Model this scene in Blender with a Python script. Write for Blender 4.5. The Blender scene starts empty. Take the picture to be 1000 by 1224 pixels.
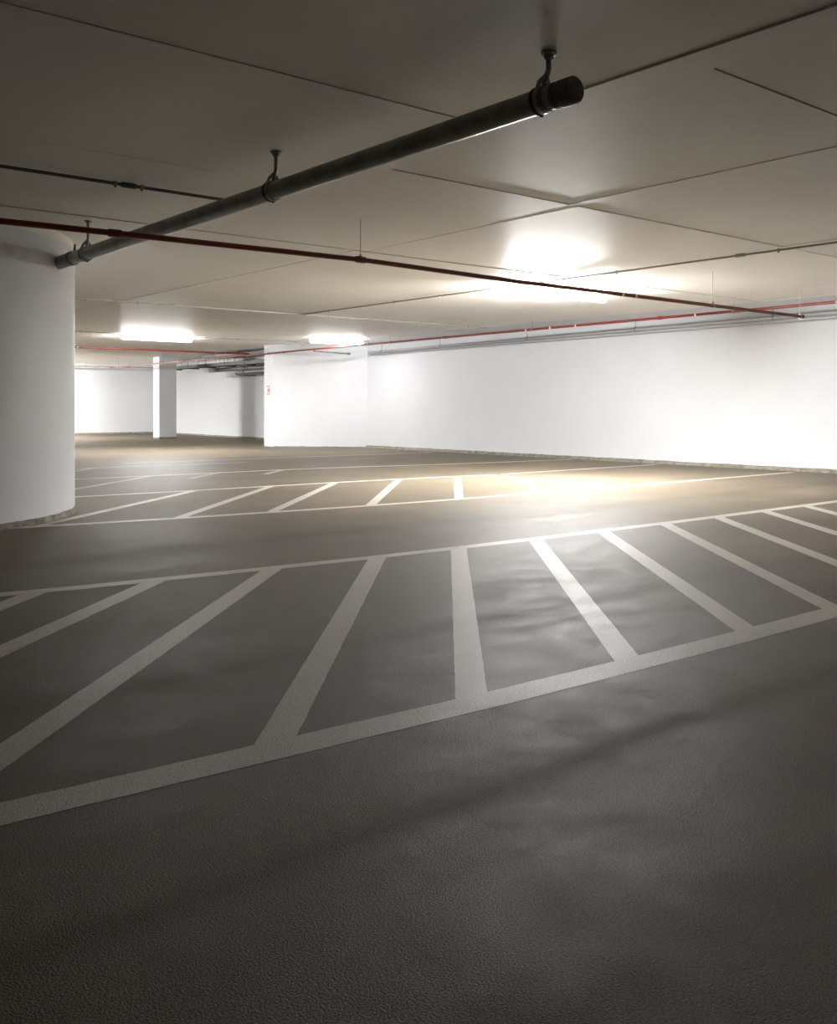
import bpy, bmesh, math, random
from mathutils import Vector, Matrix

random.seed(7)
scn = bpy.context.scene
COL = scn.collection
PI = math.pi
H = 2.57            # ceiling height, metres; the camera is 1 m above the floor


# ------------------------------------------------------------------ materials
def new_mat(name):
    m = bpy.data.materials.new(name)
    m.use_nodes = True
    nt = m.node_tree
    return m, nt, nt.nodes['Principled BSDF']


def N(nt, kind, **kw):
    n = nt.nodes.new(kind)
    for k, v in kw.items():
        setattr(n, k, v)
    return n


def noise(nt, scale, detail=4, rough=.55, vec=None):
    n = N(nt, 'ShaderNodeTexNoise')
    n.inputs['Scale'].default_value = scale
    n.inputs['Detail'].default_value = detail
    n.inputs['Roughness'].default_value = rough
    if vec is not None:
        nt.links.new(vec, n.inputs['Vector'])
    return n.outputs['Fac']


def position(nt, scale=(1, 1, 1), rotz=0.0):
    g = N(nt, 'ShaderNodeNewGeometry')
    mp = N(nt, 'ShaderNodeMapping')
    mp.inputs['Scale'].default_value = scale
    mp.inputs['Rotation'].default_value = (0, 0, rotz)
    nt.links.new(g.outputs['Position'], mp.inputs['Vector'])
    return mp.outputs['Vector']


def ramp(nt, fac, stops):
    r = N(nt, 'ShaderNodeValToRGB')
    el = r.color_ramp.elements
    while len(el) < len(stops):
        el.new(.5)
    for e, (p, c) in zip(el, stops):
        e.position = p
        e.color = (c, c, c, 1) if isinstance(c, (int, float)) else (*c, 1)
    nt.links.new(fac, r.inputs['Fac'])
    return r.outputs['Color']


def maprange(nt, v, a, b, c, d):
    m = N(nt, 'ShaderNodeMapRange')
    for i, x in zip(('From Min', 'From Max', 'To Min', 'To Max'), (a, b, c, d)):
        m.inputs[i].default_value = x
    nt.links.new(v, m.inputs['Value'])
    return m.outputs['Result']


def mix(nt, fac, a, b, mode='MIX'):
    m = N(nt, 'ShaderNodeMix', data_type='RGBA', blend_type=mode)
    for s, v in ((m.inputs[0], fac), (m.inputs[6], a), (m.inputs[7], b)):
        if isinstance(v, bpy.types.NodeSocket):
            nt.links.new(v, s)
        elif isinstance(v, (int, float)):
            s.default_value = v
        else:
            s.default_value = (*v, 1)
    return m.outputs[2]


def math_n(nt, op, a, b):
    m = N(nt, 'ShaderNodeMath', operation=op)
    for s, v in zip(m.inputs, (a, b)):
        if isinstance(v, bpy.types.NodeSocket):
            nt.links.new(v, s)
        else:
            s.default_value = v
    return m.outputs[0]


def bump(nt, bs, h, dist, strength=1.0):
    b = N(nt, 'ShaderNodeBump')
    b.inputs['Distance'].default_value = dist
    b.inputs['Strength'].default_value = strength
    nt.links.new(h, b.inputs['Height'])
    nt.links.new(b.outputs['Normal'], bs.inputs['Normal'])


def floor_like(name, dark, light, paint_wear=None, track=False, rough=(.50, .68), spec=.12):
    """Sealed, fine-grained deck coating; also used for the paint on it."""
    m, nt, bs = new_mat(name)
    p = position(nt)
    big = noise(nt, .55, 6, .62, p)
    mid = noise(nt, 5.0, 6, .65, p)
    tyre = noise(nt, 1.0, 5, .6, position(nt, (.16, 1.5, 1)))
    grain = noise(nt, 210, 2, .6, p)
    v = math_n(nt, 'ADD', math_n(nt, 'MULTIPLY', big, .45),
               math_n(nt, 'ADD', math_n(nt, 'MULTIPLY', mid, .25), math_n(nt, 'MULTIPLY', tyre, .3)))
    col = ramp(nt, v, [(.38, dark), (.62, light)])
    g = maprange(nt, grain, .3, .7, .5, 1.5)
    gc = N(nt, 'ShaderNodeCombineColor')
    for i in range(3):
        nt.links.new(g, gc.inputs[i])
    col = mix(nt, 1.0, col, gc.outputs[0], 'MULTIPLY')
    dull = None
    if track:
        sep = N(nt, 'ShaderNodeSeparateXYZ')
        nt.links.new(p, sep.inputs[0])
        for y0, w0, k in ((1.82, .10, .09), (3.3, .14, .05), (6.3, .3, .06), (1.05, .16, .04)):
            off = math_n(nt, 'ABSOLUTE', math_n(nt, 'ADD', math_n(nt, 'SUBTRACT', sep.outputs[1], y0),
                         math_n(nt, 'MULTIPLY', math_n(nt, 'SUBTRACT', big, .5), .3)), 0)
            f = maprange(nt, off, 0, w0, 1, 0)
            f = math_n(nt, 'MULTIPLY', math_n(nt, 'MULTIPLY', f, maprange(nt, tyre, .25, .5, .2, 1)), k * 1.9)
            col = mix(nt, f, col, (.05, .043, .033))
            dull = f if dull is None else math_n(nt, 'ADD', dull, f)
    if paint_wear:
        w = math_n(nt, 'ADD', math_n(nt, 'MULTIPLY', noise(nt, 1.1, 5, .65, p), .7),
                   math_n(nt, 'MULTIPLY', noise(nt, 30, 4, .7, p), .3))
        fac = maprange(nt, w, paint_wear[0], paint_wear[1], 0, .85)
        col = mix(nt, fac, col, (.22, .19, .155))
    nt.links.new(col, bs.inputs['Base Color'])
    rr = maprange(nt, math_n(nt, 'ADD', math_n(nt, 'MULTIPLY', mid, .5), math_n(nt, 'MULTIPLY', tyre, .5)),
                  .35, .65, rough[0], rough[1])
    if dull is not None:
        rr = math_n(nt, 'ADD', rr, math_n(nt, 'MULTIPLY', dull, .55))
    nt.links.new(rr, bs.inputs['Roughness'])
    bs.inputs['Specular IOR Level'].default_value = spec
    bump(nt, bs, grain, .0018, 1.0)
    return m


def wall_mat(name, col, rough=.65, tint=.96):
    m, nt, bs = new_mat(name)
    p = position(nt)
    c = ramp(nt, noise(nt, 1.4, 6, .6, p), [(.3, tuple(x * tint for x in col)), (.7, col)])
    nt.links.new(c, bs.inputs['Base Color'])
    bs.inputs['Roughness'].default_value = rough
    bs.inputs['Specular IOR Level'].default_value = .35
    bump(nt, bs, noise(nt, 60, 4, .6, p), .002, .5)
    return m


def ceiling_mat(name, col, rough):
    m, nt, bs = new_mat(name)
    p = position(nt)
    c = ramp(nt, noise(nt, .9, 6, .6, p), [(.3, tuple(x * .93 for x in col)), (.7, col)])
    nt.links.new(c, bs.inputs['Base Color'])
    bs.inputs['Roughness'].default_value = rough
    bs.inputs['Specular IOR Level'].default_value = .2
    bump(nt, bs, noise(nt, 45, 3, .6, p), .0008, .6)
    return m


def simple(name, col, rough=.5, metal=0.0, var=.15, scale=14, spec=.5):
    m, nt, bs = new_mat(name)
    tc = N(nt, 'ShaderNodeTexCoord')
    f = noise(nt, scale, 4, .6, tc.outputs['Object'])
    c = ramp(nt, f, [(.3, tuple(x * (1 - var) for x in col)), (.7, tuple(min(1, x * (1 + var)) for x in col))])
    nt.links.new(c, bs.inputs['Base Color'])
    bs.inputs['Roughness'].default_value = rough
    bs.inputs['Metallic'].default_value = metal
    bs.inputs['Specular IOR Level'].default_value = spec
    return m


def skirt_mat():
    m, nt, bs = new_mat('raw_concrete_edge')
    p = position(nt)
    c = ramp(nt, noise(nt, 9, 6, .7, p), [(.32, (.10, .093, .08)), (.5, (.24, .22, .18)), (.7, (.36, .32, .26))])
    nt.links.new(c, bs.inputs['Base Color'])
    bs.inputs['Roughness'].default_value = .8
    bump(nt, bs, noise(nt, 40, 5, .7, p), .006, .8)
    return m


def emit_mat(name, col, strength):
    m, nt, bs = new_mat(name)
    bs.inputs['Base Color'].default_value = (.9, .9, .9, 1)
    bs.inputs['Emission Color'].default_value = (*col, 1)
    bs.inputs['Emission Strength'].default_value = strength
    return m


LAMP = 178.0
M = {
    'floor': floor_like('deck_coating', (.102, .082, .056), (.184, .153, .110), track=True),
    'paint': floor_like('line_paint', (.40, .37, .315), (.50, .465, .405), rough=(.46, .58), spec=.2),
    'worn': floor_like('worn_line_paint', (.52, .50, .45), (.64, .61, .56), paint_wear=(.46, .62), rough=(.46, .58), spec=.2),
    'faded': floor_like('faded_line_paint', (.36, .34, .31), (.44, .42, .38), paint_wear=(.40, .56), rough=(.46, .58), spec=.2),
    'white': wall_mat('white_wall_paint', (.715, .735, .765)),
    'column': wall_mat('white_column_paint', (.76, .775, .80), .6, .95),
    'ceiling': ceiling_mat('ceiling_paint', (.88, .862, .828), .5),
    'joint': ceiling_mat('ceiling_joint_filler', (.90, .885, .86), .5),
    'skirt': skirt_mat(),
    'drain': simple('dark_grey_drain_pipe', (.30, .315, .295), .36, 0, .25, 9),
    'drain_cap': simple('dark_grey_cap', (.12, .128, .122), .45, 0, .3, 60),
    'galv': simple('galvanised_steel', (.30, .32, .34), .45, .7, .25, 40),
    'rubber': simple('black_rubber', (.012, .012, .012), .6),
    'red': simple('red_sprinkler_paint', (.23, .036, .026), .42, 0, .15, 8),
    'dark_red': simple('dull_red_sprinkler_paint', (.18, .026, .019), .42, 0, .15, 8),
    'clip_white': simple('white_clip', (.8, .8, .78), .5, 0, .03),
    'conduit': simple('ceiling_coloured_conduit', (.36, .335, .29), .5, 0, .08),
    'grey_conduit': simple('dark_grey_conduit', (.12, .125, .115), .5, 0, .15),
    'wall_pipe': simple('light_grey_pipe', (.46, .46, .47), .5, 0, .06),
    'tray': simple('tray_steel', (.075, .08, .078), .6, .2, .25, 30),
    'cable': simple('cable_sheath', (.035, .035, .038), .6),
    'duct': simple('duct_zinc', (.21, .215, .21), .6, .2, .1, 20),
    'housing': simple('lamp_housing', (.75, .75, .75), .5, 0, .02),
    'tube': emit_mat('lamp_diffuser', (1.0, .995, .985), LAMP),
    'dim_tube': emit_mat('lamp_diffuser_dim', (1.0, .995, .985), LAMP * .085),
    'strong_tube': emit_mat('lamp_diffuser_strong', (1.0, .995, .985), LAMP * 1.6),
    'mid_tube': emit_mat('lamp_diffuser_mid', (1.0, .995, .985), LAMP * .55),
    'sign_white': simple('sign_white', (.82, .80, .78), .5, 0, .02),
    'sign_red': simple('sign_red', (.62, .05, .04), .5, 0, .02),
}


# ------------------------------------------------------------------ mesh helpers
def link(name, bm, mat, parent=None, smooth=False, loc=None):
    me = bpy.data.meshes.new(name)
    bmesh.ops.recalc_face_normals(bm, faces=bm.faces)
    bm.to_mesh(me)
    bm.free()
    o = bpy.data.objects.new(name, me)
    mats = mat if isinstance(mat, (list, tuple)) else [mat]
    for m in mats:
        me.materials.append(M[m] if isinstance(m, str) else m)
    if smooth:
        for p in me.polygons:
            p.use_smooth = True
        me.set_sharp_from_angle(angle=math.radians(40))
    COL.objects.link(o)
    if parent:
        o.parent = parent
    if loc:
        o.location = loc
    return o


def thing(o, label, cat, group=None):
    o['label'] = label
    o['category'] = cat
    if group:
        o['group'] = group
    return o


def structure(o, label=None):
    o['kind'] = 'structure'
    if label:
        o['label'] = label
    return o


def empty(name, loc=(0, 0, 0), rotz=0.0):
    o = bpy.data.objects.new(name, None)
    o.empty_display_size = .1
    o.location = loc
    o.rotation_euler = (0, 0, rotz)
    COL.objects.link(o)
    return o


def box(bm, x0, x1, y0, y1, z0, z1, mi=0, bevel=0.0):
    vs = [bm.verts.new((x, y, z)) for x in (x0, x1) for y in (y0, y1) for z in (z0, z1)]
    fs = []
    for q in ((0, 1, 3, 2), (4, 6, 7, 5), (0, 4, 5, 1), (2, 3, 7, 6), (0, 2, 6, 4), (1, 5, 7, 3)):
        f = bm.faces.new([vs[i] for i in q])
        f.material_index = mi
        fs.append(f)
    if bevel:
        es = list({e for f in fs for e in f.edges})
        bmesh.ops.bevel(bm, geom=es, offset=bevel, segments=2, profile=.5, affect='EDGES')


def prism(bm, pts, z0, z1, mi=0):
    a = [bm.verts.new((x, y, z0)) for x, y in pts]
    b = [bm.verts.new((x, y, z1)) for x, y in pts]
    n = len(pts)
    bm.faces.new(a[::-1]).material_index = mi
    bm.faces.new(b).material_index = mi
    for i in range(n):
        bm.faces.new((a[i], a[(i + 1) % n], b[(i + 1) % n], b[i])).material_index = mi


def frame_of(d):
    d = d.normalized()
    up = Vector((0, 0, 1)) if abs(d.z) < .9 else Vector((1, 0, 0))
    s = d.cross(up).normalized()
    return s, s.cross(d).normalized()


def tube(bm, pts, r, seg=20, caps=True):
    """Round tube along a polyline; r is one radius or one per point."""
    pts = [Vector(p) for p in pts]
    rs = r if isinstance(r, (list, tuple)) else [r] * len(pts)
    rings = []
    for i, p in enumerate(pts):
        if i == 0:
            d = pts[1] - pts[0]
        elif i == len(pts) - 1:
            d = pts[-1] - pts[-2]
        else:
            d = (pts[i + 1] - p).normalized() + (p - pts[i - 1]).normalized()
        s, u = frame_of(d)
        rings.append([bm.verts.new(p + (s * math.cos(2 * PI * k / seg) + u * math.sin(2 * PI * k / seg)) * rs[i])
                      for k in range(seg)])
    for a, b in zip(rings, rings[1:]):
        for k in range(seg):
            bm.faces.new((a[k], a[(k + 1) % seg], b[(k + 1) % seg], b[k]))
    if caps:
        bm.faces.new(rings[0][::-1])
        bm.faces.new(rings[-1])
    return bm


def lathe_along(bm, p0, d, prof, seg=28):
    """prof: (distance along d, radius) pairs, capped at both ends."""
    d = Vector(d).normalized()
    p0 = Vector(p0)
    s, u = frame_of(d)
    rings = []
    for t, r in prof:
        rings.append([bm.verts.new(p0 + d * t + (s * math.cos(2 * PI * k / seg) + u * math.sin(2 * PI * k / seg)) * r)
                      for k in range(seg)])
    for a, b in zip(rings, rings[1:]):
        for k in range(seg):
            bm.faces.new((a[k], a[(k + 1) % seg], b[(k + 1) % seg], b[k]))
    bm.faces.new(rings[0][::-1])
    bm.faces.new(rings[-1])


# ------------------------------------------------------------------ camera
cd = bpy.data.cameras.new('camera')
cam = bpy.data.objects.new('camera', cd)
COL.objects.link(cam)
cam.location = (0, 0, 1)
cam.rotation_euler = (PI / 2, 0, math.radians(-39.32))
cd.sensor_fit = 'HORIZONTAL'
cd.sensor_width = 36
cd.lens = 41.4
cd.shift_y = -.1255
cd.clip_start = .05
cd.clip_end = 200
scn.camera = cam

# ------------------------------------------------------------------ room shell
X0, X1, Y0, Y1 = -16.0, 15.9, -16.0, 35.2

bm = bmesh.new()
box(bm, X0, X1 + .3, Y0, Y1 + .3, -.2, 0)
floor = structure(link('floor', bm, 'floor'))

# ceiling: cast slabs that do not sit quite level with one another, a wide joint strip between two of them
bm = bmesh.new()
slabs = [
    # x0, x1, y0, y1, bottom
    (X0, 3.66, Y0, 3.94, H + 0.0150), (X0, 3.66, 3.94, 5.86, H + 0.0100), (X0, 3.66, 5.86, 7.88, H + 0.0090),
    (3.66, 3.90, Y0, 3.94, H + 0.0040), (3.66, 3.90, 3.94, 7.88, H + 0.0050),
    (3.90, 5.66, Y0, 2.61, H + 0.0190), (3.90, 5.66, 2.61, 5.06, H + 0.0130), (3.90, 5.66, 5.06, 7.88, H + 0.0070),
    (5.66, 5.76, Y0, 7.88, H + 0.0090),
    (5.76, 8.78, Y0, 5.06, H + 0.0120), (5.76, 8.78, 5.06, 7.88, H + 0.0065),
    (8.78, 13.06, Y0, 5.05, H + 0.0090), (8.78, 13.06, 5.05, 7.88, H + 0.0050),
    (X0, 5.52, 7.88, 13.5, H), (5.52, 5.62, 7.88, 13.5, H + .0038), (5.62, 8.78, 7.88, 13.5, H - .001),
    (8.78, 13.06, 7.88, 13.5, H + .0008),
    (X0, 5.52, 13.5, 19.9, H + .0008), (5.52, 5.62, 13.5, 19.9, H + .0038), (5.62, 13.06, 13.5, 19.9, H),
    (X0, 13.06, 19.9, Y1, H + .0008),
]
for x0, x1, y0, y1, z in slabs:
    g = .0015
    box(bm, x0 + g, x1 - g, y0 + g, y1 - g, z, H + .12, 2 if x1 - x0 < .3 else 0)
box(bm, X0, X1 + .3, Y0, Y1 + .3, H + .026, H + .35)
# white-painted edge strip along the right-hand wall
box(bm, 13.066, X1 + .3, Y0, 24.0, H + .001, H + .12, 1)
box(bm, 13.066, X1 + .3, 24.003, Y1 + .3, H + .001, H + .12, 0)
ceiling = structure(link('ceiling', bm, ['ceiling', 'white', 'joint']))

# right wall, the slanted wall across its far corner, the recess behind it, the far wall
def wall(name, a, b, th, z0=0.0, z1=H + .02, side=1, mat='white'):
    a, b = Vector((*a, 0)), Vector((*b, 0))
    d = (b - a).normalized()
    n = Vector((d.y, -d.x, 0)) * th * side
    bm = bmesh.new()
    prism(bm, [(p.x, p.y) for p in (a, b, b + n, a + n)], z0, z1)
    return structure(link(name, bm, mat))


wall('wall_right', (14.1, Y0), (14.1, 19.2), .25)
wall('wall_left', (X0, Y1), (X0, Y0), .25, mat='skirt')
wall('wall_rear', (X0, Y0), (14.1, Y0), .25, mat='skirt')
wall('wall_far', (15.65, 34.8), (X0, 34.8), .25)
wall('wall_recess', (15.0, 21.6), (15.65, 34.8), .25)

# slanted wall: ends in a square pier whose narrow side shows
bm = bmesh.new()
prism(bm, [(12.50, 21.04), (14.12, 19.18), (15.3, 19.18), (15.3, 21.7), (12.50, 21.47)], 0, H + .02)
structure(link('wall_corner', bm, 'white'))


def baseboard(name, a, b, h, w0, w1):
    """Rough unpainted concrete foot along a wall: sloped strip."""
    a, b = Vector((*a, 0)), Vector((*b, 0))
    d = (b - a).normalized()
    n = Vector((-d.y, d.x, 0))
    L = (b - a).length
    k = max(2, int(L / .12))
    bm = bmesh.new()
    rows = []
    for i in range(k + 1):
        p = a + (b - a) * i / k
        j, jh = random.uniform(-.012, .012), random.uniform(-.006, .004)
        rows.append([bm.verts.new(p + n * -.05), bm.verts.new(p + n * (w0 + j)),
                     bm.verts.new(p + n * (w1 + j * .4) + Vector((0, 0, h + jh))),
                     bm.verts.new(p + n * -.05 + Vector((0, 0, h + jh)))])
    for r, s in zip(rows, rows[1:]):
        for q in range(4):
            bm.faces.new((r[q], r[(q + 1) % 4], s[(q + 1) % 4], s[q]))
    bm.faces.new(rows[0])
    bm.faces.new(rows[-1][::-1])
    return structure(link(name, bm, 'skirt'))


baseboard('baseboard_right', (14.1, Y0), (14.1, 19.2), .055, .10, .03)
baseboard('baseboard_corner', (14.12, 19.18), (12.52, 21.0), .018, .02, .008)
baseboard('baseboard_recess', (15.0, 21.6), (15.65, 34.8), .05, .03, .012)
baseboard('baseboard_far', (15.65, 34.8), (2.0, 34.8), .06, .03, .012)


# ------------------------------------------------------------------ floor markings (parts of the floor)
def ribbon(name, pts, w, mat, z, label=None, step=.05, jit=.0014):
    z *= .35
    """Painted line with slightly ragged edges along a polyline, a thin raised coat."""
    pts = [Vector((x, y, 0)) for x, y in pts]
    samples = []
    for i, (a, b) in enumerate(zip(pts, pts[1:])):
        k = max(1, int((b - a).length / step))
        for q in range(k):
            samples.append(a + (b - a) * q / k)
    samples.append(pts[-1])
    for _ in range(0 if len(pts) < 3 else 10):      # ease the bends
        samples = [samples[0]] + [(a + b * 2 + c) / 4 for a, b, c in zip(samples, samples[1:], samples[2:])] + [samples[-1]]
    bm = bmesh.new()
    rows = []
    for i, p in enumerate(samples):
        d = (samples[min(i + 1, len(samples) - 1)] - samples[max(i - 1, 0)]).normalized()
        n = Vector((-d.y, d.x, 0))
        l = p + n * (w / 2 + random.uniform(-jit, jit))
        r = p - n * (w / 2 + random.uniform(-jit, jit))
        rows.append([bm.verts.new((l.x, l.y, z)), bm.verts.new((r.x, r.y, z)),
                     bm.verts.new((r.x, r.y, -.001)), bm.verts.new((l.x, l.y, -.001))])
    for r, s in zip(rows, rows[1:]):
        for q in range(4):
            bm.faces.new((r[q], r[(q + 1) % 4], s[(q + 1) % 4], s[q]))
    bm.faces.new(rows[0])
    bm.faces.new(rows[-1][::-1])
    o = link(name, bm, mat, floor)
    if label:
        o['label'] = label
    return o


near_line = [(-2.2, 2.66), (-.5, 2.56), (.7, 2.48), (1.45, 2.435), (2.3, 2.388), (2.9, 2.37), (3.6, 2.355), (4.5, 2.35), (13.3, 2.34)]
far_line = [(-1.5, 5.85), (.5, 5.52), (1.54, 5.38), (1.95, 5.31), (3.1, 5.20), (3.8, 5.14), (4.6, 5.105), (5.3, 5.09),
            (6.1, 5.075), (6.9, 5.06), (8.3, 5.07), (13.9, 5.10)]
ribbon('border_line', near_line, .142, 'paint', .0016, 'broad pale line along the near edge of the large hatched area')
ribbon('border_line', far_line, .115, 'paint', .0016, 'pale line along the far edge of the large hatched area')
stripes = [((1.72, 5.35), (-1.0, 2.60)), ((2.36, 5.26), (-.485, 2.56)), ((3.10, 5.20), (.44, 2.50)), ((3.86, 5.14), (1.44, 2.44)),
           ((4.55, 5.105), (2.20, 2.40)), ((5.31, 5.09), (3.01, 2.37)), ((6.07, 5.075), (3.83, 2.355)), ((6.87, 5.06), (4.58, 2.35)),
           ((7.66, 5.065), (5.37, 2.35)), ((8.45, 5.07), (6.17, 2.345)), ((9.22, 5.075), (6.95, 2.34)), ((10.0, 5.08), (7.7, 2.34)),
           ((10.8, 5.08), (8.5, 2.34)), ((11.6, 5.09), (9.3, 2.34)), ((12.4, 5.09), (10.1, 2.34))]
for a, b in stripes:
    ribbon('hatch_stripe', [a, b], .112, 'paint', .0011)

ribbon('border_line', [(2.0, 8.36), (2.82, 8.22), (3.74, 8.07), (4.52, 7.99), (5.58, 7.88), (6.87, 7.81), (8.42, 7.78), (9.34, 7.77),
                       (10.3, 7.76), (13.75, 7.77)], .115, 'paint', .0016, 'pale line along the near edge of the second hatched area')
ribbon('border_line', [(3.0, 10.74), (4.0, 10.69), (4.9, 10.63), (6.0, 10.60), (7.4, 10.55), (8.3, 10.48), (9.2, 10.36), (9.8, 10.24)],
       .10, 'worn', .0016, 'worn line along the far edge of the second hatched area')
ribbon('border_line', [(9.78, 10.26), (9.62, 9.35), (9.50, 8.8), (9.38, 7.8)], .10, 'paint', .0013,
       'slanting line closing the right end of the second hatched area')
ribbon('border_line', [(10.04, 10.28), (13.8, 10.33)], .10, 'paint', .0016, 'pale line running on to the white wall')
for a, b, m in [((2.6, 8.24), (5.27, 10.64), 'worn'), ((3.82, 8.08), (6.30, 10.62), 'paint'), ((4.72, 7.98), (7.24, 10.57), 'paint'),
                ((5.82, 7.88), (8.26, 10.5), 'paint'), ((6.98, 7.82), (9.21, 10.37), 'paint'), ((8.16, 7.79), (9.40, 9.15), 'paint')]:
    ribbon('hatch_stripe', [a, b], .10, m, .0011)

ribbon('border_line', [(2.5, 13.36), (4.76, 13.3), (6.1, 13.26), (8.0, 13.24), (9.33, 13.1), (11.1, 12.68), (13.45, 12.40), (13.9, 12.38)],
       .10, 'worn', .0016, 'faint worn line on the far part of the floor')
for a, b in [((3.6, 11.16), (5.85, 13.26)), ((6.05, 12.42), (6.90, 13.24)), ((7.3, 12.52), (8.06, 13.24))]:
    ribbon('hatch_stripe', [a, b], .10, 'faded', .0011)
ribbon('border_line', [(3.5, 15.66), (5.9, 15.56), (8.6, 15.42)], .10, 'faded', .0016, 'faintest line nearest the far pillar')
ribbon('hatch_stripe', [(4.6, 14.2), (5.9, 15.56)], .10, 'faded', .0011)
ribbon('border_line', [(6.8, 16.55), (13.7, 16.2)], .10, 'faded', .0016)


# ------------------------------------------------------------------ round column and square pillar
def arc(c, r, n, a0=0.0, a1=2 * PI):
    return [(c[0] + r * math.cos(a0 + (a1 - a0) * i / n), c[1] + r * math.sin(a0 + (a1 - a0) * i / n)) for i in range(n)]


CC, CR = (1.449, 9.995), 2.0
col = empty('round_column', (CC[0], CC[1], 0))
bm = bmesh.new()
prism(bm, arc((0, 0), CR, 160), .05, 2.485)
link('shaft', bm, 'column', col, True)
bm = bmesh.new()
prism(bm, arc((0, 0), CR - .012, 160), 2.48, H + .012)
o = link('neck', bm, 'ceiling', col, True)
o['label'] = 'beige painted band at the head of the column'
bm = bmesh.new()
n = 220
rows = []
for i in range(n):
    a = 2 * PI * i / n
    j = random.uniform(-.010, .012)
    c, s = math.cos(a), math.sin(a)
    hz = .052 + random.uniform(-.006, .004)
    rows.append([bm.verts.new((c * (CR - .1), s * (CR - .1), -.001)), bm.verts.new((c * (CR + .012 + j), s * (CR + .012 + j), -.001)),
                 bm.verts.new((c * (CR + .004), s * (CR + .004), hz)), bm.verts.new((c * (CR - .1), s * (CR - .1), hz))])
for i in range(n):
    r, q = rows[i], rows[(i + 1) % n]
    for k in range(4):
        bm.faces.new((r[k], r[(k + 1) % 4], q[(k + 1) % 4], q[k]))
o = link('foot', bm, 'skirt', col)
o['label'] = 'rough bare concrete foot of the column'
thing(col, 'very thick round white column standing at the left edge', 'column')

pil = empty('square_pillar', (13.15, 28.78, 0))
bm = bmesh.new()
box(bm, -.29, .29, -.225, .225, .045, H + .012)
link('shaft', bm, 'white', pil)
bm = bmesh.new()
box(bm, -.297, .297, -.232, .232, -.001, .05)
link('foot', bm, 'skirt', pil)
thing(pil, 'slim square white pillar standing free in front of the far wall', 'pillar')


# ------------------------------------------------------------------ hangers and pipes
def ring_bm(c, d, r, w, t):
    bm = bmesh.new()
    d = Vector(d).normalized()
    s, u = frame_of(d)
    seg = 28
    rings = []
    for t0, rr in ((-w / 2, r), (-w / 2, r + t), (w / 2, r + t), (w / 2, r)):
        rings.append([bm.verts.new(Vector(c) + d * t0 + (s * math.cos(2 * PI * k / seg) + u * math.sin(2 * PI * k / seg)) * rr)
                      for k in range(seg)])
    for i in range(4):
        a, b = rings[i], rings[(i + 1) % 4]
        for k in range(seg):
            bm.faces.new((a[k], a[(k + 1) % seg], b[(k + 1) % seg], b[k]))
    return bm


def big_hanger(pipe, p, d, r):
    """Galvanised stem that drops from a ceiling flange and crooks round the drain pipe."""
    p = Vector(p)
    side = Vector((d.y, -d.x, 0)).normalized()       # stem stands over the pipe, crooks to one side
    top = Vector((p.x, p.y, H + .004))
    b = bmesh.new()
    neck = p + Vector((0, 0, r + .075))
    tube(b, [top, neck, p + Vector((0, 0, r + .045)) - d * .012, p + Vector((0, 0, r + .004)) - d * .03], .0125, 14)
    # flattened crook merging into the clamp
    tube(b, [p + Vector((0, 0, r + .05)) - d * .015, p + Vector((0, 0, r + .02)) - d * .028 + side * .03,
             p - d * .03 + (side * math.sin(1.0) + Vector((0, 0, 1)) * math.cos(1.0)) * (r + .006)], [.012, .011, .007], 12)
    tube(b, [p + Vector((0, 0, r + .05)) - d * .015, p + Vector((0, 0, r + .02)) - d * .028 - side * .03,
             p - d * .03 + (-side * math.sin(1.0) + Vector((0, 0, 1)) * math.cos(1.0)) * (r + .006)], [.012, .011, .007], 12)
    h = link('hanger', b, 'galv', pipe, True)
    b = bmesh.new()
    lathe_along(b, top + Vector((0, 0, .012)), (0, 0, -1), [(0, .036), (.014, .036), (.019, .024), (.034, .021), (.04, .0125)], 20)
    for q in range(2):
        c = top + side * (.026 if q else -.026)
        lathe_along(b, c + Vector((0, 0, 0)), (0, 0, -1), [(0, .007), (.014, .007)], 6)
    link('flange', b, 'galv', h, True)
    link('clamp', ring_bm(p - d * .03, d, r, .026, .007), 'galv', h, True)
    b = ring_bm(p - d * .054, d, r, .018, .0085)
    link('gasket', b, 'rubber', h, True)
    b = bmesh.new()
    low = p - d * .054 - Vector((0, 0, r + .006))
    lathe_along(b, low - side * .02, side, [(0, .008), (.012, .008), (.012, .005), (.035, .005)], 8)
    link('bolt', b, 'rubber', h, True)
    return h


DR = .055
D0, D1 = Vector((3.176, 2.80, 2.380)), Vector((2.962, 8.72, 2.288))
dd = (D1 - D0).normalized()
drain = empty('drain_pipe', D0)


def rel(o, root):
    o.matrix_parent_inverse = Matrix.Translation(-root.location)
    return o


def at_y(y):
    return D0 + (D1 - D0) * ((y - D0.y) / (D1.y - D0.y))


bm = bmesh.new()
tube(bm, [D0 + dd * .06, D0 + dd * 2.6, D1], DR, 36)
rel(link('pipe', bm, 'drain', drain, True), drain)
bm = bmesh.new()
lathe_along(bm, D0, dd, [(0, .050), (0, .056), (.006, .0605), (.075, .0605), (.079, .057), (.10, .057), (.10, .0595), (.112, .0595), (.112, .055)], 36)
rel(link('end_cap', bm, 'drain_cap', drain, True), drain)
for t, rr in ((.16, .0595),):
    rel(link('sealing_ring', ring_bm(D0 + dd * t, dd, .053, .016, rr - .053), 'drain_cap', drain, True), drain)
bm = bmesh.new()
p = at_y(8.36)
lathe_along(bm, p, dd, [(0, .055), (0, .062), (.05, .062), (.054, .058), (.40, .058)], 30)
rel(link('coupling', bm, 'drain_cap', drain, True), drain)
bm = bmesh.new()
pk = at_y(8.33)
tube(bm, [pk + Vector((0, 0, DR)), pk + Vector((.004, .01, DR + .035)), pk + Vector((.012, .02, DR + .062))], [.012, .010, .007], 10)
rel(link('latch', bm, 'drain_cap', drain, True), drain)
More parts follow.
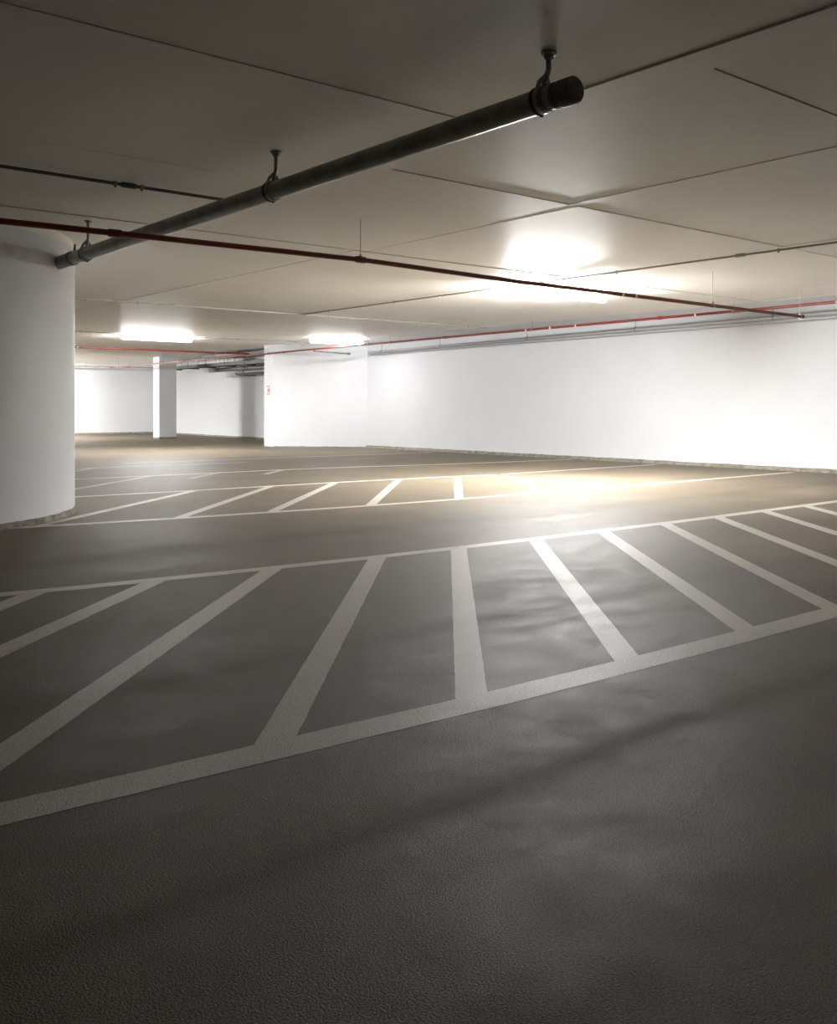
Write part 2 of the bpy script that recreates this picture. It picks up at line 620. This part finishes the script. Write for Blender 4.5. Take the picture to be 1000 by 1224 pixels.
for y in (2.955, 5.165, 8.04):
    h = big_hanger(drain, at_y(y), -dd, DR)
    rel(h, drain)
thing(drain, 'long thick dark grey drain pipe with capped end, hung under the ceiling', 'pipe')

# its neighbour: only the end of it reaches into the top left corner
E0, E1 = Vector((.905, 3.44, 2.395)), Vector((1.0, -1.2, 2.43))
ed = (E1 - E0).normalized()
d2 = empty('drain_pipe', E0)
bm = bmesh.new()
tube(bm, [E0 + ed * .05, E1], DR, 32)
rel(link('pipe', bm, 'drain', d2, True), d2)
bm = bmesh.new()
lathe_along(bm, E0, ed, [(0, .050), (0, .056), (.006, .0605), (.08, .0605), (.084, .055)], 32)
rel(link('end_cap', bm, 'drain_cap', d2, True), d2)
for t in (.5, 3.4):
    rel(big_hanger(d2, E0 + ed * t, ed, DR), d2)
thing(d2, 'end of a dark pipe just showing in the top left corner', 'pipe')


def small_hanger(pipe, p, d, r, mat='galv', rod=.003):
    """Threaded rod from a ceiling plug with a ring round a sprinkler pipe."""
    p = Vector(p)
    d = Vector(d).normalized()
    b = bmesh.new()
    tube(b, [Vector((p.x, p.y, H + .004)), p + Vector((0, 0, r + .002))], rod, 10)
    lathe_along(b, Vector((p.x, p.y, p.z + r - .002)), (0, 0, 1), [(0, .014), (.012, .014), (.016, .009), (.026, .009)], 10)
    h = link('hanger', b, 'conduit' if rod < .004 else mat, pipe, True)
    link('clamp', ring_bm(p, d, r - .001, .024, .007), mat, h, True)
    return h


def red_pipe(name, pts, r, mat, hang, couplings=(), white=(), caps=True, sag=True):
    pts = [Vector(p) for p in pts]
    root = empty(name, pts[0])
    bm = bmesh.new()
    tube(bm, pts, r, 24)
    rel(link('pipe', bm, mat, root, True), root)
    cum = [0]
    for a, b in zip(pts, pts[1:]):
        cum.append(cum[-1] + (b - a).length)

    def at(t):
        t *= cum[-1]
        for i in range(len(pts) - 1):
            if t <= cum[i + 1] + 1e-6:
                return pts[i] + (pts[i + 1] - pts[i]) * ((t - cum[i]) / (cum[i + 1] - cum[i])), (pts[i + 1] - pts[i]).normalized()
    for t in hang:
        p, d = at(t)
        rel(small_hanger(root, p, d, r), root)
    for t in couplings:
        p, d = at(t)
        bm = bmesh.new()
        lathe_along(bm, p - d * .045, d, [(0, r * .9), (0, r + .006), (.02, r + .007), (.07, r + .007), (.09, r + .006), (.09, r * .9)], 22)
        rel(link('coupling', bm, mat, root, True), root)
    for t in white:
        p, d = at(t)
        rel(link('band', ring_bm(p, d, r - .001, .03, .006), 'clip_white', root, True), root)
    return root, at


SR = .021
P = [(-9.1, 6.5, 2.165), (1.84, 6.5, 2.198), (2.38, 6.5, 2.204), (4.70, 6.5, 2.226), (6.57, 6.5, 2.196), (8.35, 6.5, 2.189), (11.74, 6.5, 2.171)]
L = 11.74 + 9.1
fx = lambda x: (x + 9.1) / L
r1, at1 = red_pipe('sprinkler_pipe', P, SR, 'dark_red', [fx(4.70), fx(9.75), fx(11.70)], [fx(4.70), fx(2.6)], [fx(8.1), fx(8.32)])
bm = bmesh.new()
q = Vector(P[-1])
lathe_along(bm, q - Vector((.02, 0, 0)), (1, 0, 0), [(0, SR), (0, SR + .006), (.05, SR + .006), (.055, SR - .003)], 22)
rel(link('end_cap', bm, 'dark_red', r1, True), r1)
thing(r1, 'dark red pipe running crosswise past the big column to near the right wall', 'pipe')

A, B = Vector((13.05, 6.70, 2.468)), Vector((12.42, 21.15, 2.3485))
S0, S1 = A + (B - A) * -.9, A + (B - A) * 1.64
fs = lambda s: (s + .9) / 2.54
r2, at2 = red_pipe('sprinkler_pipe', [S0, A, B, S1], .021, 'red', [fs(s) for s in (.0, .11, .39, .67, .72, 1.0, 1.39, 1.6)],
                   [fs(s) for s in (.2, .55, .95, 1.3)], [fs(s) for s in (.32, .36, .40, .155, .74)])
thing(r2, 'long red pipe along the top of the right wall, running back past the pillar', 'pipe')

r3, _ = red_pipe('sprinkler_pipe', [(2.6, 22.95, 2.43), (12.2, 22.95, 2.43), (12.9, 22.95, 2.43)], .022, 'dark_red', [.2, .55, .9], [.5])
thing(r3, 'thin red pipe crossing the far ceiling beyond the farther lamp', 'pipe')
J = A + (B - A) * .86
r4, _ = red_pipe('sprinkler_pipe', [J + Vector((.02, .1, -.035)), (13.45, 19.05, 2.285)], .019, 'grey_conduit', [], [.97])
thing(r4, 'short dark pipe branching off before the slanted white wall', 'pipe')

r5, _ = red_pipe('sprinkler_pipe', [(9.0, 33.6, 2.44), (12.7, 33.6, 2.44), (15.2, 33.6, 2.44)], .018, 'conduit', [.1, .3, .55, .8], [])
thing(r5, 'thin pale pipe high along the far wall', 'pipe')


# ------------------------------------------------------------------ conduits on the ceiling
def conduit(pts, r, mat, clips, label, boxes=()):
    pts = [Vector(p) for p in pts]
    root = empty('conduit', pts[0])
    bm = bmesh.new()
    tube(bm, pts, r, 14)
    rel(link('tube', bm, mat, root, True), root)
    tot = (pts[-1] - pts[0])
    d = tot.normalized()
    s = Vector((-d.y, d.x, 0))
    for t in clips:
        p = pts[0] + tot * t
        b = ring_bm(p, d, r - .001, .022, .006)
        o = rel(link('clip', b, 'galv' if mat != 'conduit' else 'conduit', root, True), root)
        b = bmesh.new()
        lathe_along(b, p + Vector((0, 0, r - .004)), (0, 0, 1), [(0, .007), (max(.002, H - .001 - p.z - r + .004), .007)], 8)
        link('screw', b, 'galv', o, True)
        b = bmesh.new()
        lathe_along(b, p - Vector((0, 0, r)), (0, 0, -1), [(0, .008), (.012, .008), (.016, .004)], 8)
        link('lug', b, mat, o, True)
    for t in boxes:
        p = pts[0] + tot * t
        b = bmesh.new()
        lathe_along(b, p - d * .05, d, [(0, r), (0, r + .008), (.1, r + .008), (.1, r)], 12)
        rel(link('joint', b, mat, root, True), root)
    return thing(root, label, 'conduit')


zc = H - .0205
conduit([(8.80, 1.5, zc), (8.70, 13.68, zc)], .011, 'conduit', [(y - 1.5) / 12.18 for y in (5.1, 7.1, 8.25, 8.9, 10.2, 11.2, 12.9)],
        'beige conduit on the ceiling running past the near lamp to the right edge', [.33])
conduit([(3.2, 13.7, zc), (12.95, 13.7, zc)], .011, 'conduit', [.1, .19, .27, .42, .53, .62, .71, .83, .95],
        'beige conduit across the ceiling before the farther lamp', [.5])
conduit([(4.0, 19.72, zc), (13.0, 19.62, zc)], .011, 'conduit', [.15, .35, .55, .75, .92],
        'beige conduit crossing the ceiling right in front of the farther lamp')
conduit([(-2.5, 6.49, zc), (3.5, 6.49, zc)], .012, 'grey_conduit', [.3, .850, .882],
        'dark grey conduit on the ceiling at the left, above the drain pipe', [.866])

# light grey pipe and cable along the top of the right wall
a, b = Vector((13.93, 1.0, 2.46)), Vector((13.98, 19.0, 2.335))
root = empty('wall_pipe', a)
bm = bmesh.new()
tube(bm, [a, b], .03, 18)
rel(link('pipe', bm, 'wall_pipe', root, True), root)
bm = bmesh.new()
tube(bm, [a + Vector((.10, 0, -.085)), b + Vector((.05, 0, -.06))], .013, 10)
rel(link('cable', bm, 'wall_pipe', root, True), root)
dv = (b - a).normalized()
for t in (.33, .40, .55, .70, .85, .97):
    p = a + (b - a) * t
    h = rel(small_hanger(root, p, dv, .03, 'galv', .006), root)
thing(root, 'light grey pipe with a thinner line under it along the top of the right wall', 'pipe')


# ------------------------------------------------------------------ cable trays and ducts beyond the slanted wall
def tray(x, y0, y1, z, w, h, label, ncab, rungs):
    root = empty('cable_tray', (x, y0, z))
    L = y1 - y0
    for s in (-1, 1):
        bm = bmesh.new()
        box(bm, s * w / 2 - .008, s * w / 2 + .008, 0, L, 0, h)
        link('side_rail', bm, 'tray', root)
    for i in range(rungs):
        y = L * (i + .5) / rungs
        bm = bmesh.new()
        box(bm, -w / 2, w / 2, y - .02, y + .02, .005, .025)
        link('rung', bm, 'tray', root)
    for i in range(ncab):
        xx = -w / 2 + .03 + (w - .06) * (i + .5) / ncab
        bm = bmesh.new()
        rr = random.uniform(.012, .022)
        pts = [(xx + random.uniform(-.012, .012), L * k / 10, .028 + rr + random.uniform(0, .02)) for k in range(11)]
        tube(bm, pts, rr, 8)
        link('cable', bm, 'cable', root, True)
    for i in range(max(2, int(L / 1.1))):
        y = L * (i + .5) / max(2, int(L / 1.1))
        bm = bmesh.new()
        for s in (-1, 1):
            tube(bm, [(s * (w / 2 + .015), y, -.02), (s * (w / 2 + .015), y, H + .004 - z)], .007, 6)
        box(bm, -w / 2 - .03, w / 2 + .03, y - .02, y + .02, -.03, 0)
        link('hanger', bm, 'tray', root)
    return thing(root, label, 'cable tray', 'cable trays in the recess')


tray(14.3, 22.3, 31.0, 2.27, .34, .10, 'longest dark cable tray in the recess, its end reaching toward the slim pillar', 7, 24)
tray(13.3, 21.8, 26.2, 2.45, .30, .06, 'cable tray tight under the ceiling behind the slanted wall', 6, 14)
tray(14.86, 22.4, 28.2, 2.36, .19, .08, 'cable tray closest to the recess wall, above the ducts', 5, 16)


def duct(pts, r, mat, label, hang):
    pts = [Vector(p) for p in pts]
    root = empty('ventilation_duct', pts[0])
    bm = bmesh.new()
    tube(bm, pts, r, 20)
    rel(link('duct', bm, mat, root, True), root)
    for t in hang:
        p = pts[0] + (pts[-1] - pts[0]) * t
        b = bmesh.new()
        tube(b, [(p.x, p.y, H + .004), (p.x, p.y, p.z + r)], .008, 6)
        h = rel(link('hanger', b, 'tray', root), root)
        link('strap', ring_bm(p, pts[-1] - pts[0], r, .04, .006), 'tray', h, True)
    return thing(root, label, 'duct', 'grey ducts in the recess')


duct([(14.64, 22.3, 2.19), (14.64, 28.6, 2.19)], .065, 'duct', 'grey duct hanging just under the longest cable tray', (.3, .6, .9))
duct([(14.80, 22.3, 2.06), (14.80, 27.1, 2.06)], .06, 'duct', 'lowest grey duct in the recess, against its wall', ())
duct([(14.53, 22.3, 2.08), (14.53, 26.6, 2.08)], .035, 'wall_pipe', 'thin pale duct between the two grey ducts and the trays', (.4, .9))
lowest = [o for o in scn.objects if o.name.startswith('ventilation_duct') and 'lowest' in o.get('label', '')][0]
for y in (23.5, 25.1, 26.7):
    bm = bmesh.new()
    box(bm, 14.82, 15.02 + (y - 21.6) * .0492, y - .02, y + .02, 1.985, 2.005)
    rel(link('bracket', bm, 'tray', lowest), lowest)
bm = bmesh.new()
box(bm, -.06, .06, -.5, .5, -.07, .07, 0, .008)
jb = link('junction_box', bm, 'housing', loc=(15.13, 27.9, 2.05))
bm = bmesh.new()
box(bm, -.012, 0, -.46, .46, -.055, .055, 0, .003)
link('lid', bm, 'housing', jb, loc=(-.06, 0, 0))
thing(jb, 'long white box on the recess wall below the end of the ducts', 'box')


# ------------------------------------------------------------------ lamps
def lamp(cx, cy, L, label, z=H, rotz=0.0, tube_mat='tube', shade=False):
    root = empty('ceiling_lamp', (cx, cy, z), rotz)
    bm = bmesh.new()
    box(bm, -L / 2 + .02, L / 2 - .02, -.045, .045, -.03, .004, 0, .006)
    box(bm, -L / 2 - .012, L / 2 + .012, -.078, .078, -.034, -.022, 0, .003)
    link('housing', bm, 'housing', root)
    if z < H - .02:
        bm = bmesh.new()
        for s in (-1, 1):
            tube(bm, [(s * L * .36, 0, 0), (s * L * .36, 0, H - z + .004)], .008, 10)
        link('suspension', bm, 'housing', root)
    if shade:
        for sg in (-1, 1):
            bm = bmesh.new()
            prism(bm, [(-L / 2, sg * .07), (L / 2, sg * .07), (L / 2, sg * .076), (-L / 2, sg * .076)], -.125, -.02)
            link('reflector', bm, 'housing', root)
    # rounded trough-shaped diffuser under the housing
    bm = bmesh.new()
    n = 14
    prof = [(.062 * math.cos(PI + PI * i / n), -.034 + .058 * math.sin(PI + PI * i / n)) for i in range(n + 1)]
    prof += [(.058, -.020), (-.058, -.020)]
    ra = [bm.verts.new((-L / 2, y, zz)) for y, zz in prof]
    rb = [bm.verts.new((L / 2, y, zz)) for y, zz in prof]
    for i in range(len(prof)):
        j = (i + 1) % len(prof)
        bm.faces.new((ra[i], rb[i], rb[j], ra[j]))
    bm.faces.new(ra)
    bm.faces.new(rb[::-1])
    link('diffuser', bm, tube_mat, root, True)
    for s in (-1, 1):
        bm = bmesh.new()
        box(bm, s * (L / 2 + .012) - .008, s * (L / 2 + .012) + .008, -.06, .06, -.052, -.020, 0, .004)
        link('end_cap', bm, 'housing', root, True)
    return thing(root, label, 'lamp', 'tube lamps on the ceiling')


lamp(9.5, 8.66, 1.78, 'lit tube lamp on the ceiling near the red pipes, the largest and nearest', H - .035)
lamp(9.08, 20.26, 1.60, 'lit tube lamp on the far ceiling, right of the round column', H, 0, 'mid_tube')
lamp(12.5, 18.2, 1.40, 'lit tube lamp near the corner, just above the long red pipe in view', H - .035, 0, 'dim_tube')
lamp(9.0, 31.8, 1.60, 'lit tube lamp on the farthest ceiling, behind the round column', H, 0, 'strong_tube')


# ------------------------------------------------------------------ small sign on the pier's narrow side
sign = empty('wall_sign', (12.50, 21.25, 1.42))
bm = bmesh.new()
box(bm, -.008, 0, -.06, .06, -.115, .115)
link('plate', bm, 'sign_white', sign)
bm = bmesh.new()
for y0, y1, z0, z1 in ((-.06, .06, .097, .115), (-.06, .06, -.115, -.097), (-.06, -.043, -.115, .115), (.043, .06, -.115, .115)):
    box(bm, -.010, -.007, y0, y1, z0, z1)
link('frame', bm, 'sign_red', sign)
bm = bmesh.new()
box(bm, -.010, -.007, -.035, .01, -.025, .043)
box(bm, -.010, -.007, -.021, 0, -.064, -.02)
link('symbol', bm, 'sign_red', sign)
thing(sign, 'small white sign with red frame on the narrow side of the slanted wall', 'sign')

# ------------------------------------------------------------------ world and view
w = bpy.data.worlds.new('world')
scn.world = w
w.use_nodes = True
w.node_tree.nodes['Background'].inputs['Color'].default_value = (0, 0, 0, 1)
w.node_tree.nodes['Background'].inputs['Strength'].default_value = 0
vs = scn.view_settings
vs.view_transform = 'Standard'
vs.look = 'None'
vs.gamma = 1
vs.use_curve_mapping = False
vs.exposure = 2.33
scn.cycles.max_bounces = 12
scn.cycles.diffuse_bounces = 8
